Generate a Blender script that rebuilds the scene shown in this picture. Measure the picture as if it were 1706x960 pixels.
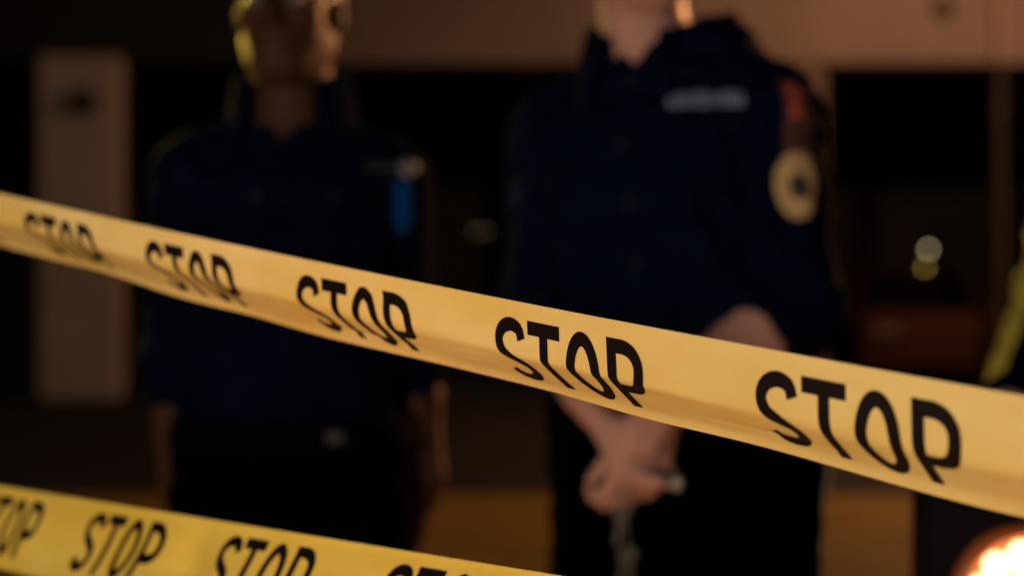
import bpy, bmesh, math, random
import numpy as np
from mathutils import Vector, Matrix
from mathutils.bvhtree import BVHTree

for o in list(bpy.data.objects):
    bpy.data.objects.remove(o)
R = math.radians
S = bpy.context.scene
C = S.collection

# ------------------------------------------------------------------ camera
EYE = Vector((0.0, 0.0, 1.22))
FPX = 2370.0                                   # focal length in photograph pixels
cd = bpy.data.cameras.new('camera')
cd.lens = 50.0
cd.sensor_width = 36.0
cd.clip_start = 0.05
cd.clip_end = 400
cd.dof.use_dof = True
cd.dof.focus_distance = 0.84
cd.dof.aperture_fstop = 3.05
cam = bpy.data.objects.new('camera', cd)
C.objects.link(cam)
cam.location = EYE
cam.rotation_euler = (R(90), 0, 0)
S.camera = cam

# ------------------------------------------------------------------ night sky and moon
SUN_EL, SUN_AZ = R(28), R(200)
world = bpy.data.worlds.new('World')
S.world = world
world.use_nodes = True
wn = world.node_tree.nodes
sky = wn.new('ShaderNodeTexSky')
sky.sky_type = 'NISHITA'
sky.sun_disc = False
sky.sun_elevation = SUN_EL
sky.sun_rotation = SUN_AZ
world.node_tree.links.new(sky.outputs[0], wn['Background'].inputs[0])
wn['Background'].inputs[1].default_value = 0.0005
sl = bpy.data.lights.new('sun', 'SUN')
sl.energy = 0.012
sl.angle = R(10)
sl.color = (1.0, 0.9, 0.75)
so = bpy.data.objects.new('sun', sl)
C.objects.link(so)
so.rotation_euler = (R(62), 0, R(-20))

S.view_settings.view_transform = 'Standard'
S.view_settings.look = 'None'
S.view_settings.gamma = 1.0
S.view_settings.exposure = 0.0
S.view_settings.use_curve_mapping = False


# ------------------------------------------------------------------ helpers
def at(px, py, Y):
    """a place in the world seen at a photograph pixel, Y metres in front of the lens"""
    return Vector(((px - 853.0) / FPX * Y, Y, EYE.z - (py - 480.0) / FPX * Y))


def tag(o, label=None, cat=None, group=None, kind=None):
    if label: o['label'] = label
    if cat: o['category'] = cat
    if group: o['group'] = group
    if kind: o['kind'] = kind
    return o


def empty(name, loc=(0, 0, 0), rz=0.0):
    o = bpy.data.objects.new(name, None)
    o.empty_display_size = 0.1
    C.objects.link(o)
    o.location = loc
    o.rotation_euler = (0, 0, rz)
    return o


def link_mesh(name, verts, faces, mat, parent=None, smooth=True):
    me = bpy.data.meshes.new(name)
    me.from_pydata([tuple(map(float, v)) for v in verts], [], faces)
    me.update()
    if smooth:
        me.polygons.foreach_set('use_smooth', [True] * len(me.polygons))
    if mat: me.materials.append(mat)
    o = bpy.data.objects.new(name, me)
    C.objects.link(o)
    o.parent = parent
    return o


def bm_obj(name, bm, mat, parent=None, smooth=False):
    me = bpy.data.meshes.new(name)
    bm.to_mesh(me)
    bm.free()
    if smooth:
        me.polygons.foreach_set('use_smooth', [True] * len(me.polygons))
    me.materials.append(mat)
    o = bpy.data.objects.new(name, me)
    C.objects.link(o)
    o.parent = parent
    return o


def add_box(bm, c, s, rot=None, bevel=0.0):
    m = Matrix.Translation(c) @ (rot.to_4x4() if rot else Matrix()) @ Matrix.Diagonal((s[0], s[1], s[2], 1))
    r = bmesh.ops.create_cube(bm, size=1, matrix=m)
    if bevel:
        es = list({e for v in r['verts'] for e in v.link_edges})
        bmesh.ops.bevel(bm, geom=es, offset=bevel, segments=2, affect='EDGES', profile=0.6)


def add_tube(bm, pts, rad, n=14, cap=True):
    pts = [Vector(p) for p in pts]
    if not hasattr(rad, '__len__'): rad = [rad] * len(pts)
    rings = []
    for i, p in enumerate(pts):
        t = (pts[min(i + 1, len(pts) - 1)] - pts[max(i - 1, 0)]).normalized()
        a = Vector((0, 0, 1)) if abs(t.z) < 0.9 else Vector((1, 0, 0))
        u = t.cross(a).normalized()
        w = t.cross(u)
        rings.append([bm.verts.new(p + (u * math.cos(k * math.tau / n) + w * math.sin(k * math.tau / n)) * rad[i]) for k in range(n)])
    for a, b in zip(rings, rings[1:]):
        for k in range(n):
            bm.faces.new((a[k], a[(k + 1) % n], b[(k + 1) % n], b[k]))
    if cap:
        bm.faces.new(rings[0][::-1])
        bm.faces.new(rings[-1])
    bmesh.ops.recalc_face_normals(bm, faces=bm.faces[:])


def add_lathe(bm, prof, m=Matrix(), n=32):
    """prof: (radius, height) turned about local z"""
    rings = []
    for r, z in prof:
        rings.append([bm.verts.new(m @ Vector((max(r, 1e-5) * math.cos(k * math.tau / n), max(r, 1e-5) * math.sin(k * math.tau / n), z))) for k in range(n)])
    for a, b in zip(rings, rings[1:]):
        for k in range(n):
            bm.faces.new((a[k], a[(k + 1) % n], b[(k + 1) % n], b[k]))
    bmesh.ops.remove_doubles(bm, verts=bm.verts[:], dist=1e-4)
    bmesh.ops.recalc_face_normals(bm, faces=bm.faces[:])


def box_part(name, c, s, mat, parent=None, bevel=0.0, rot=None):
    bm = bmesh.new()
    add_box(bm, Vector(c), s, rot, bevel)
    return bm_obj(name, bm, mat, parent)


# ------------------------------------------------------------------ materials
def mat(name, col, rough=0.6, metal=0.0, var=0.15, scale=8.0, bump=0.0, bscale=60.0, sheen=0.0, spec=0.5, coat=0.0, sss=0.0, stretch=None, matte=False):
    m = bpy.data.materials.new(name)
    m.use_nodes = True
    nt = m.node_tree
    b = nt.nodes['Principled BSDF']
    b.inputs['Roughness'].default_value = rough
    b.inputs['Metallic'].default_value = metal
    b.inputs['Specular IOR Level'].default_value = spec
    b.inputs['Sheen Weight'].default_value = sheen
    if matte:
        b.inputs['IOR'].default_value = 1.03
    b.inputs['Coat Weight'].default_value = coat
    if sss:
        b.inputs['Subsurface Weight'].default_value = sss
        b.inputs['Subsurface Radius'].default_value = (0.01, 0.004, 0.002)
    tc = nt.nodes.new('ShaderNodeTexCoord')
    src = tc.outputs['Object']
    if stretch:
        mp = nt.nodes.new('ShaderNodeMapping')
        mp.inputs['Scale'].default_value = stretch
        nt.links.new(src, mp.inputs[0])
        src = mp.outputs[0]
    nz = nt.nodes.new('ShaderNodeTexNoise')
    nz.inputs['Scale'].default_value = scale
    nz.inputs['Detail'].default_value = 6
    nt.links.new(src, nz.inputs['Vector'])
    cr = nt.nodes.new('ShaderNodeValToRGB')
    cr.color_ramp.elements[0].position = 0.3
    cr.color_ramp.elements[1].position = 0.7
    cr.color_ramp.elements[0].color = [c * (1 - var) for c in col[:3]] + [1]
    cr.color_ramp.elements[1].color = [min(1, c * (1 + var)) for c in col[:3]] + [1]
    nt.links.new(nz.outputs['Fac'], cr.inputs[0])
    nt.links.new(cr.outputs[0], b.inputs['Base Color'])
    if bump:
        n2 = nt.nodes.new('ShaderNodeTexNoise')
        n2.inputs['Scale'].default_value = bscale
        n2.inputs['Detail'].default_value = 5
        nt.links.new(src, n2.inputs['Vector'])
        bp = nt.nodes.new('ShaderNodeBump')
        bp.inputs['Strength'].default_value = bump
        bp.inputs['Distance'].default_value = 0.01
        nt.links.new(n2.outputs['Fac'], bp.inputs['Height'])
        nt.links.new(bp.outputs[0], b.inputs['Normal'])
    return m


def glow(name, col, strength):
    m = bpy.data.materials.new(name)
    m.use_nodes = True
    b = m.node_tree.nodes['Principled BSDF']
    b.inputs['Base Color'].default_value = (*col, 1)
    b.inputs['Emission Color'].default_value = (*col, 1)
    b.inputs['Emission Strength'].default_value = strength
    return m


M = dict(
    asphalt=mat('asphalt', (0.024, 0.021, 0.019), 0.85, var=0.3, scale=3, bump=0.5, bscale=90),
    paving=mat('ochre_paving', (0.46, 0.28, 0.018), 0.8, var=0.18, scale=2.5, bump=0.4, bscale=60),
    concrete=mat('bounce_concrete', (0.58, 0.47, 0.34), 0.85, var=0.12, scale=3, bump=0.3, bscale=60),
    kerb=mat('kerb_concrete', (0.05, 0.043, 0.035), 0.85, var=0.2, scale=5, bump=0.4, bscale=50),
    render_pale=mat('pale_render', (0.23, 0.178, 0.152), 0.85, var=0.22, scale=0.6, bump=0.3, bscale=30),
    pillar=mat('pillar_render', (0.60, 0.50, 0.39), 0.85, var=0.08, scale=1.5, bump=0.3, bscale=30),
    column=mat('column_render', (0.17, 0.125, 0.09), 0.85, var=0.1, scale=1.5, bump=0.3, bscale=30),
    cladding=mat('dark_cladding', (0.016, 0.013, 0.009), 0.7, var=0.2, scale=2, bump=0.2),
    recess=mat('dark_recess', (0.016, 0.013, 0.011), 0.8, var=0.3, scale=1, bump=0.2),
    fixture=mat('fixture_brown', (0.05, 0.035, 0.025), 0.5, var=0.2),
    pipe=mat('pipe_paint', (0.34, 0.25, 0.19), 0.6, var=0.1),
    pipe_dark=mat('pipe_dark_lower', (0.035, 0.027, 0.022), 0.7, var=0.1),
    steel=mat('steel', (0.55, 0.55, 0.56), 0.3, 1.0, var=0.06),
    dark_metal=mat('dark_metal', (0.022, 0.022, 0.025), 0.65, 0.0, var=0.15),
    rubber=mat('rubber', (0.02, 0.02, 0.02), 0.8, var=0.2),
    car_paint=mat('dark_red_paint', (0.052, 0.019, 0.008), 0.7, 0.0, var=0.05, spec=0.1),
    glass_dark=mat('dark_glass', (0.006, 0.006, 0.007), 0.3, var=0.1, spec=0.2),
    lens_clear=mat('headlamp_glass', (0.5, 0.5, 0.5), 0.15, var=0.05, coat=0.5),
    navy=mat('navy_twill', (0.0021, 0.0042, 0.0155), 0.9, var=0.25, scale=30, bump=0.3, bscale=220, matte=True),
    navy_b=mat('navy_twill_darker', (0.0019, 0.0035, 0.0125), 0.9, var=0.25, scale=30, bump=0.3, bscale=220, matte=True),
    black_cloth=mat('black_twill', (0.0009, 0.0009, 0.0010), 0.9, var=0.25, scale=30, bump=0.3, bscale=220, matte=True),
    leather=mat('black_leather', (0.0015, 0.0015, 0.0015), 0.75, var=0.2, matte=True, bump=0.2, bscale=150),
    skin_a=mat('skin_deep', (0.042, 0.017, 0.010), 0.6, var=0.12, scale=25, bump=0.15, bscale=200, spec=0.12),
    skin_b=mat('skin_fair', (0.46, 0.235, 0.185), 0.6, var=0.10, scale=25, bump=0.15, bscale=200, spec=0.25),
    hair=mat('dark_hair', (0.02, 0.013, 0.009), 0.5, var=0.4, scale=60, bump=0.8, bscale=180, stretch=(1, 1, 0.2)),
    eye=mat('eye_white', (0.10, 0.095, 0.09), 0.5, var=0.03),
    iris=mat('iris', (0.03, 0.018, 0.01), 0.2, var=0.2),
    thread=mat('white_thread', (0.15, 0.20, 0.32), 0.9, var=0.15, scale=80),
    thread_dim=mat('grey_thread', (0.0045, 0.0045, 0.006), 0.8, var=0.15, scale=80),
    patch_cream=mat('patch_cream', (0.46, 0.31, 0.15), 0.8, var=0.12, scale=60, bump=0.3, bscale=300),
    patch_dark=mat('patch_dark', (0.02, 0.026, 0.02), 0.8, var=0.2, scale=60),
    patch_gold=mat('patch_gold', (0.40, 0.27, 0.12), 0.8, var=0.2, scale=60),
    slate_patch=mat('slate_patch', (0.008, 0.010, 0.040), 0.9, var=0.2, scale=60, matte=True),
    shoulder_light_maroon=mat('shoulder_light_maroon', (0.045, 0.013, 0.011), 0.8, var=0.2, scale=60),
    shoulder_light_red=mat('shoulder_light_red', (0.42, 0.065, 0.03), 0.8, var=0.2, scale=60, bump=0.3, bscale=300),
    blue=mat('blue_plastic', (0.0005, 0.042, 0.165), 0.7, var=0.1, spec=0.05),
    button_dark=mat('dark_button', (0.008, 0.009, 0.012), 0.7, var=0.1, spec=0.1),
    edge_light_grey=mat('edge_light_grey_blue', (0.10, 0.135, 0.155), 0.7, var=0.1),
    hivis=mat('reflective_yellow', (0.52, 0.42, 0.06), 0.5, var=0.08, scale=40),
    silver_tape=mat('reflective_silver', (0.42, 0.40, 0.36), 0.4, 0.2, var=0.08),
    badge_metal=mat('badge_metal', (0.13, 0.13, 0.15), 0.6, 0.0, var=0.1),
    key_metal=mat('key_metal', (0.10, 0.10, 0.10), 0.4, 0.5, var=0.3),
    housing=mat('lamp_housing', (0.010, 0.009, 0.011), 0.8, var=0.2, matte=True),
    dull_metal=mat('dull_metal', (0.008, 0.011, 0.012), 0.7, 0.0, var=0.1),
    ink=mat('black_ink', (0.008, 0.004, 0.003), 0.6, var=0.2, spec=0.06),
    post=mat('post_orange', (0.55, 0.12, 0.02), 0.5, var=0.1),
    amber=mat('amber_reflector', (0.5, 0.13, 0.03), 0.3, var=0.1),
)


def tape_material(name, c0, c1):
    m = bpy.data.materials.new(name)
    m.use_nodes = True
    nt = m.node_tree
    b = nt.nodes['Principled BSDF']
    out = nt.nodes['Material Output']
    col = (0.84, 0.49, 0.095)
    tc = nt.nodes.new('ShaderNodeTexCoord')
    mp = nt.nodes.new('ShaderNodeMapping')
    mp.inputs['Scale'].default_value = (9, 9, 22)
    mp.inputs['Rotation'].default_value = (0, 0, R(42))
    nt.links.new(tc.outputs['Object'], mp.inputs[0])
    nz = nt.nodes.new('ShaderNodeTexNoise')
    nz.inputs['Scale'].default_value = 1.0
    nz.inputs['Detail'].default_value = 5
    nt.links.new(mp.outputs[0], nz.inputs['Vector'])
    cr = nt.nodes.new('ShaderNodeValToRGB')
    cr.color_ramp.elements[0].position = 0.3
    cr.color_ramp.elements[1].position = 0.75
    cr.color_ramp.elements[0].color = (*c0, 1)
    cr.color_ramp.elements[1].color = (*c1, 1)
    nt.links.new(nz.outputs['Fac'], cr.inputs[0])
    nt.links.new(cr.outputs[0], b.inputs['Base Color'])
    b.inputs['Roughness'].default_value = 0.26
    b.inputs['Specular IOR Level'].default_value = 0.5
    n2 = nt.nodes.new('ShaderNodeTexNoise')
    n2.inputs['Scale'].default_value = 2.6
    n2.inputs['Detail'].default_value = 6
    nt.links.new(mp.outputs[0], n2.inputs['Vector'])
    bp = nt.nodes.new('ShaderNodeBump')
    bp.inputs['Strength'].default_value = 0.42
    bp.inputs['Distance'].default_value = 0.004
    nt.links.new(n2.outputs['Fac'], bp.inputs['Height'])
    nt.links.new(bp.outputs[0], b.inputs['Normal'])
    tr = nt.nodes.new('ShaderNodeBsdfTranslucent')
    tr.inputs[0].default_value = (0.88, 0.46, 0.06, 1)
    mx = nt.nodes.new('ShaderNodeMixShader')
    mx.inputs[0].default_value = 0.09
    nt.links.new(b.outputs[0], mx.inputs[1])
    nt.links.new(tr.outputs[0], mx.inputs[2])
    nt.links.new(mx.outputs[0], out.inputs[0])
    return m


M['tape'] = tape_material('barrier_tape_plastic', (0.68, 0.475, 0.135), (0.78, 0.60, 0.25))
M['tape_b'] = tape_material('barrier_tape_plastic_yellower', (0.70, 0.46, 0.058), (0.80, 0.58, 0.115))


# ------------------------------------------------------------------ distance-field modelling (bodies, clothes, car)
class Field:
    def __init__(self, lo, hi, h):
        self.lo = np.array(lo, float)
        self.h = h
        self.n = np.ceil((np.array(hi, float) - self.lo) / h).astype(int) + 1
        self.F = np.full(self.n, 1.0, np.float32)
        self.ax = [(self.lo[i] + h * np.arange(self.n[i])).astype(np.float32) for i in range(3)]

    def sub(self, lo, hi):
        a = np.clip(np.floor((np.array(lo) - self.lo) / self.h).astype(int), 0, self.n)
        b = np.clip(np.ceil((np.array(hi) - self.lo) / self.h).astype(int) + 1, 0, self.n)
        sl = tuple(slice(a[i], b[i]) for i in range(3))
        return sl, self.ax[0][sl[0]][:, None, None], self.ax[1][sl[1]][None, :, None], self.ax[2][sl[2]][None, None, :]

    def add(self, fn, lo, hi, k=0.02):
        m = k + 3 * self.h
        sl, x, y, z = self.sub(np.array(lo) - m, np.array(hi) + m)
        if min(s.stop - s.start for s in sl) <= 0: return
        d = fn(x, y, z)
        f = self.F[sl]
        if k > 0:
            hh = np.maximum(k - np.abs(f - d), 0) / k
            self.F[sl] = np.minimum(f, d) - hh * hh * k * 0.25
        else:
            self.F[sl] = np.minimum(f, d)

    def cut(self, fn, lo, hi):
        m = 3 * self.h
        sl, x, y, z = self.sub(np.array(lo) - m, np.array(hi) + m)
        if min(s.stop - s.start for s in sl) <= 0: return
        self.F[sl] = np.maximum(self.F[sl], -fn(x, y, z))

    def cone(self, a, b, ra, rb, k=0.02, flat=False):
        a = np.array(a, float); b = np.array(b, float)
        ab = b - a; L2 = max(float(ab @ ab), 1e-9); L = math.sqrt(L2)

        def fn(x, y, z):
            t0 = ((x - a[0]) * ab[0] + (y - a[1]) * ab[1] + (z - a[2]) * ab[2]) / L2
            t = np.clip(t0, 0, 1)
            d = np.sqrt((x - a[0] - t * ab[0]) ** 2 + (y - a[1] - t * ab[1]) ** 2 + (z - a[2] - t * ab[2]) ** 2) - (ra + (rb - ra) * t)
            if flat: d = np.maximum(d, (t0 - 1) * L)
            return d
        r = max(ra, rb)
        self.add(fn, np.minimum(a, b) - r, np.maximum(a, b) + r, k)

    def ell(self, c, r, rot=None, k=0.02, cut=False):
        c = np.array(c, float); r = np.array(r, float)
        m = np.array(rot.to_3x3()) if rot is not None else np.eye(3)

        def fn(x, y, z):
            dx, dy, dz = x - c[0], y - c[1], z - c[2]
            q = [(m[0, i] * dx + m[1, i] * dy + m[2, i] * dz) for i in range(3)]
            k0 = np.sqrt(sum((q[i] / r[i]) ** 2 for i in range(3)))
            k1 = np.sqrt(sum((q[i] / r[i] ** 2) ** 2 for i in range(3))) + 1e-6
            return k0 * (k0 - 1) / k1
        R_ = max(r)
        if cut: self.cut(fn, c - R_, c + R_)
        else: self.add(fn, c - R_, c + R_, k)

    def sections(self, secs, k=0.02, grow=0.0, zlo=None, zhi=None, pw=2.0):
        """stack of ellipses (z, cx, cy, rx, ry)"""
        s = np.array(secs, float)
        z0 = s[0, 0] if zlo is None else zlo
        z1 = s[-1, 0] if zhi is None else zhi

        def fn(x, y, z):
            g = [np.interp(z, s[:, 0], s[:, i]).astype(np.float32) for i in range(1, 5)]
            rx, ry = g[2] + grow, g[3] + grow
            kk = (np.abs((x - g[0]) / rx) ** pw + np.abs((y - g[1]) / ry) ** pw) ** (1 / pw)
            d = (kk - 1) * np.minimum(rx, ry)
            return np.maximum(d, np.maximum(z0 - z, z - z1))
        rm = max(s[:, 3].max() + abs(s[:, 1]).max(), s[:, 4].max() + abs(s[:, 2]).max()) + grow
        self.add(fn, (-rm, -rm, z0), (rm, rm, z1), k)

    def rbox(self, c, s, r, k=0.02, cut=False):
        c = np.array(c, float); s = np.array(s, float) / 2 - r

        def fn(x, y, z):
            q = [np.abs(x - c[0]) - s[0], np.abs(y - c[1]) - s[1], np.abs(z - c[2]) - s[2]]
            o = np.sqrt(np.maximum(q[0], 0) ** 2 + np.maximum(q[1], 0) ** 2 + np.maximum(q[2], 0) ** 2)
            return o + np.minimum(np.maximum(np.maximum(q[0], q[1]), q[2]), 0) - r
        if cut: self.cut(fn, c - s - r, c + s + r)
        else: self.add(fn, c - s - r, c + s + r, k)

    def wrinkle(self, amp, seed, lmin=0.05, lmax=0.16, zs=1.4, n=9):
        rg = random.Random(seed)
        x, y, z = self.ax[0][:, None, None], self.ax[1][None, :, None], self.ax[2][None, None, :]
        m = np.abs(self.F) < 0.05
        idx = np.nonzero(m)
        px, py, pz = self.ax[0][idx[0]], self.ax[1][idx[1]], self.ax[2][idx[2]]
        w = np.zeros(len(px), np.float32)
        for _ in range(n):
            d = np.array([rg.gauss(0, 1), rg.gauss(0, 1), rg.gauss(0, 1) * zs])
            d /= np.linalg.norm(d)
            f = math.tau / rg.uniform(lmin, lmax)
            ph = rg.uniform(0, 6.28)
            s = np.sin(f * (d[0] * px + d[1] * py + d[2] * pz) + ph + 1.3 * np.sin(11 * pz + 7 * px + ph))
            w += (1 - np.abs(s)) ** 1.5 - 0.4
        self.F[idx] -= amp * w / math.sqrt(n)

    def mesh(self, name, material, parent=None, relax=1):
        F = self.F
        n = self.n
        ins = F < 0
        corner = [ins[i:n[0] - 1 + i, j:n[1] - 1 + j, k:n[2] - 1 + k] for i in (0, 1) for j in (0, 1) for k in (0, 1)]
        cnt = np.zeros(corner[0].shape, np.int8)
        for c in corner: cnt += c
        cells = np.nonzero((cnt > 0) & (cnt < 8))
        ci, cj, ck = cells
        nv = len(ci)
        idm = np.full(cnt.shape, -1, np.int32)
        idm[cells] = np.arange(nv)
        vals = {}
        for i in (0, 1):
            for j in (0, 1):
                for k in (0, 1):
                    vals[i, j, k] = F[ci + i, cj + j, ck + k]
        acc = np.zeros((nv, 3)); num = np.zeros(nv)
        for a in vals:
            for ax in range(3):
                if a[ax] == 0:
                    b = list(a); b[ax] = 1; b = tuple(b)
                    va, vb = vals[a], vals[b]
                    m = (va < 0) != (vb < 0)
                    t = np.where(m, va / np.where(m, va - vb, 1), 0)
                    p = np.array(a, float)[None, :].repeat(nv, 0)
                    p[:, ax] = t
                    acc += p * m[:, None]
                    num += m
        V = (np.stack(cells, 1) + acc / num[:, None]) * self.h + self.lo
        quads = []
        for ax in range(3):
            u, v = [(1, 2), (2, 0), (0, 1)][ax]
            s0 = [slice(None)] * 3; s1 = [slice(None)] * 3
            s0[ax] = slice(0, n[ax] - 1); s1[ax] = slice(1, n[ax])
            A, B = ins[tuple(s0)], ins[tuple(s1)]
            for sgn, mm in ((1, A & ~B), (-1, ~A & B)):
                e = np.stack(np.nonzero(mm), 1)
                ok = (e[:, u] > 0) & (e[:, v] > 0) & (e[:, u] < n[u] - 1) & (e[:, v] < n[v] - 1)
                e = e[ok]
                if not len(e): continue
                q = []
                for du, dv in ((-1, -1), (0, -1), (0, 0), (-1, 0)):
                    c = e.copy(); c[:, u] += du; c[:, v] += dv
                    q.append(idm[c[:, 0], c[:, 1], c[:, 2]])
                q = np.stack(q, 1)
                quads.append(q if sgn > 0 else q[:, ::-1])
        Q = np.concatenate(quads)
        for _ in range(relax):
            A = np.zeros_like(V); N = np.zeros(nv)
            for a in range(4):
                b = (a + 1) % 4
                np.add.at(A, Q[:, a], V[Q[:, b]]); np.add.at(A, Q[:, b], V[Q[:, a]])
                np.add.at(N, Q[:, a], 1); np.add.at(N, Q[:, b], 1)
            V = V * 0.45 + 0.55 * A / np.maximum(N, 1)[:, None]
        me = bpy.data.meshes.new(name)
        me.vertices.add(nv); me.vertices.foreach_set('co', V.astype(np.float32).ravel())
        me.loops.add(Q.size); me.loops.foreach_set('vertex_index', Q.astype(np.int32).ravel())
        me.polygons.add(len(Q))
        me.polygons.foreach_set('loop_start', np.arange(0, Q.size, 4, dtype=np.int32))
        me.polygons.foreach_set('use_smooth', np.ones(len(Q), bool))
        me.update(calc_edges=True)
        me.validate()
        me.materials.append(material)
        o = bpy.data.objects.new(name, me)
        C.objects.link(o)
        o.parent = parent
        return o


# ------------------------------------------------------------------ setting
def sheet(name, x0, x1, y0, y1, z, material):
    o = link_mesh(name, [(x0, y0, z), (x1, y0, z), (x1, y1, z), (x0, y1, z)], [(0, 1, 2, 3)], material, smooth=False)
    return tag(o, kind='structure')


sheet('ground', -150, 150, -60, 240, 0.0, M['asphalt'])
sheet('pavement', -14, 14, 5.4, 8.35, 0.004, M['paving'])
sheet('bounce_forecourt', -14, 14, -12, 5.4, 0.004, M['concrete'])  # unseen near ground, made pale to bounce light up onto the tape

BY = 15.6                                       # the building front


def bx(px): return (px - 853.0) / FPX * BY
def bz(py): return EYE.z - (py - 480.0) / FPX * BY


bd = empty('building', (0, BY, 0))
tag(bd, 'low building with a pale rendered fascia over a dark open undercroft', 'building')
zf = bz(104)
box_part('fascia', ((bx(480) + 14) / 2, 0.35, zf + 1.6), (14 - bx(480), 0.7, 3.2), M['render_pale'], bd, 0.02)
d = box_part('cladding_panel', ((bx(480) - 14) / 2 - 0.003, 0.40, zf + 1.6), (14 + bx(480), 0.7, 3.2), M['cladding'], bd, 0.02)
d['label'] = 'dark brown clad stretch of the fascia'
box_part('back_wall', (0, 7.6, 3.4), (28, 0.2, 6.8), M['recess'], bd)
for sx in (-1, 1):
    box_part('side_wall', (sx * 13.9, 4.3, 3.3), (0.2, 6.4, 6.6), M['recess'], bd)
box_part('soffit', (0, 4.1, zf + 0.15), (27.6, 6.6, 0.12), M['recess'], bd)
box_part('roof', (0, 4.0, 6.98), (28.6, 8.6, 0.16), M['cladding'], bd)
pil = box_part('pillar', ((bx(66) + bx(202)) / 2, 0.05, bz(92) / 2), (bx(202) - bx(66), 0.3, bz(92)), M['pillar'], bd, 0.04)
pil['label'] = 'pale square pillar with a round dark fitting near its top'
col_ = box_part('pillar', ((bx(1312) + bx(1378)) / 2, 0.25, zf / 2 - 0.01), (bx(1378) - bx(1312), 0.4, zf - 0.02), M['column'], bd, 0.03)


def wall_fitting(px, py, yy, r, parent):
    bm = bmesh.new()
    m = Matrix.Translation((bx(px), yy, bz(py))) @ Matrix.Rotation(R(90), 4, 'X')
    add_lathe(bm, [(0, 0), (r, 0), (r, 0.05), (r * 0.9, 0.09), (r * 0.82, 0.10), (r * 0.75, 0.08), (r * 0.5, 0.13), (0, 0.15)], m, 28)
    o = bm_obj('wall_fitting', bm, M['fixture'], parent, True)
    return o


wall_fitting(145, 172, -0.10, 0.15, bd)
wall_fitting(1572, 14, 0.0, 0.13, bd)
for z0, z1, mm in ((0.05, zf - 0.02, 'pipe_dark'), (zf - 0.01, 6.7, 'pipe')):  # lower run darker, upper run paler
    bm = bmesh.new()
    add_tube(bm, [(bx(1662), -0.10, z0), (bx(1662), -0.10, z1)], 0.05)
    for z in (z0 + 0.5, z1 - 0.5):
        add_box(bm, Vector((bx(1662), -0.06, z)), (0.14, 0.12, 0.05))
    bm_obj('downpipe', bm, M[mm], bd)
box_part('plinth', (0, 7.4, 0.15), (27.6, 0.2, 0.3), M['cladding'], bd)

# kerb between road and pavement
kb = tag(empty('kerb', (0, 8.45, 0)), kind='structure')
for i in range(-9, 9):
    box_part('kerb_stone', (i * 0.915 + 0.457, 0, 0.012), (0.905, 0.16, 0.03), M['kerb'], kb, 0.008)


# small lamps at the back of the undercroft
def far_lamp(px, py, col, strength, r, label):
    Y = BY + 7.42
    p = at(px, py, Y)
    t = tag(empty('wall_lamp', p), label, 'lamp', 'lit lamps in the dark undercroft')
    bm = bmesh.new()
    m = Matrix.Rotation(R(90), 4, 'X')
    add_lathe(bm, [(0, -0.06), (r * 2.0, -0.06), (r * 2.0, -0.02), (r * 1.1, 0.0), (0, 0.0)], m, 20)
    bm_obj('back_plate', bm, M['dark_metal'], t, True)
    bm = bmesh.new()
    bmesh.ops.create_uvsphere(bm, u_segments=16, v_segments=10, radius=r, matrix=Matrix.Translation((0, -r * 1.05, 0)))
    bm_obj('bulb', bm, glow('bulb_glow', col, strength), t, True)


far_lamp(1546, 416, (1.0, 0.80, 0.45), 3.6, 0.032, 'white round lamp glowing above the yellow one in the dark')
far_lamp(1540, 447, (1.0, 0.68, 0.12), 4.2, 0.032, 'yellow round lamp glowing just under the white one')
far_lamp(793, 385, (1.0, 0.75, 0.45), 1.6, 0.012, 'tiny left light of a pair between the two officers')
far_lamp(809, 385, (1.0, 0.75, 0.45), 1.6, 0.012, 'tiny right light of a pair between the two officers')


# ------------------------------------------------------------------ unseen lamps added outside the frame to light the scene
def unseen_lamp(name, base, h, reach, power, col, label, soft=0.10, aim=None, cone=50, cat='street lamp'):
    """base on the ground, arm reaching towards (reach x, y), light under the head"""
    t = tag(empty(name, (base[0], base[1], 0)), label, cat)
    bm = bmesh.new()
    add_lathe(bm, [(0, 0), (0.12, 0), (0.12, 0.25), (0.07, 0.32), (0.07, 0.33)])
    bm_obj('base', bm, M['dark_metal'], t, True)
    bm = bmesh.new()
    e = Vector((reach[0], reach[1], h + 0.25))
    add_tube(bm, [(0, 0, 0.3), (0, 0, h * 0.6), (0, 0, h - 0.15), Vector((0, 0, h + 0.12)).lerp(e, 0.2), e], [0.06, 0.05, 0.04, 0.035, 0.03])
    bm_obj('post', bm, M['dark_metal'], t, True)
    bm = bmesh.new()
    add_lathe(bm, [(0.03, 0.12), (0.06, 0.10), (0.15, 0.02), (0.17, -0.03), (0.155, -0.03), (0.13, 0.01), (0.0, 0.03)], Matrix.Translation(e - Vector((0, 0, 0.08))))
    head = bm_obj('head', bm, M['dark_metal'], t, True)
    bm = bmesh.new()
    bmesh.ops.create_uvsphere(bm, u_segments=16, v_segments=10, radius=0.05, matrix=Matrix.Translation(e - Vector((0, 0, 0.08))))
    bm_obj('bulb', bm, glow(name + '_glow', col, 4.0), t, True)
    l = bpy.data.lights.new('lamp_light', 'SPOT' if aim else 'POINT')
    l.energy = power
    l.color = col
    l.shadow_soft_size = soft
    lo = bpy.data.objects.new('lamp_light', l)
    C.objects.link(lo)
    lo.parent = t
    lo.location = e - Vector((0, 0, 0.26))
    if aim:                                      # spot cone aimed to rim the officers
        l.spot_size = R(cone)
        l.spot_blend = 0.25
        v = Vector(aim) - (Vector((base[0], base[1], 0)) + lo.location)
        lo.rotation_euler = v.to_track_quat('-Z', 'Y').to_euler()
    return t


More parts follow.
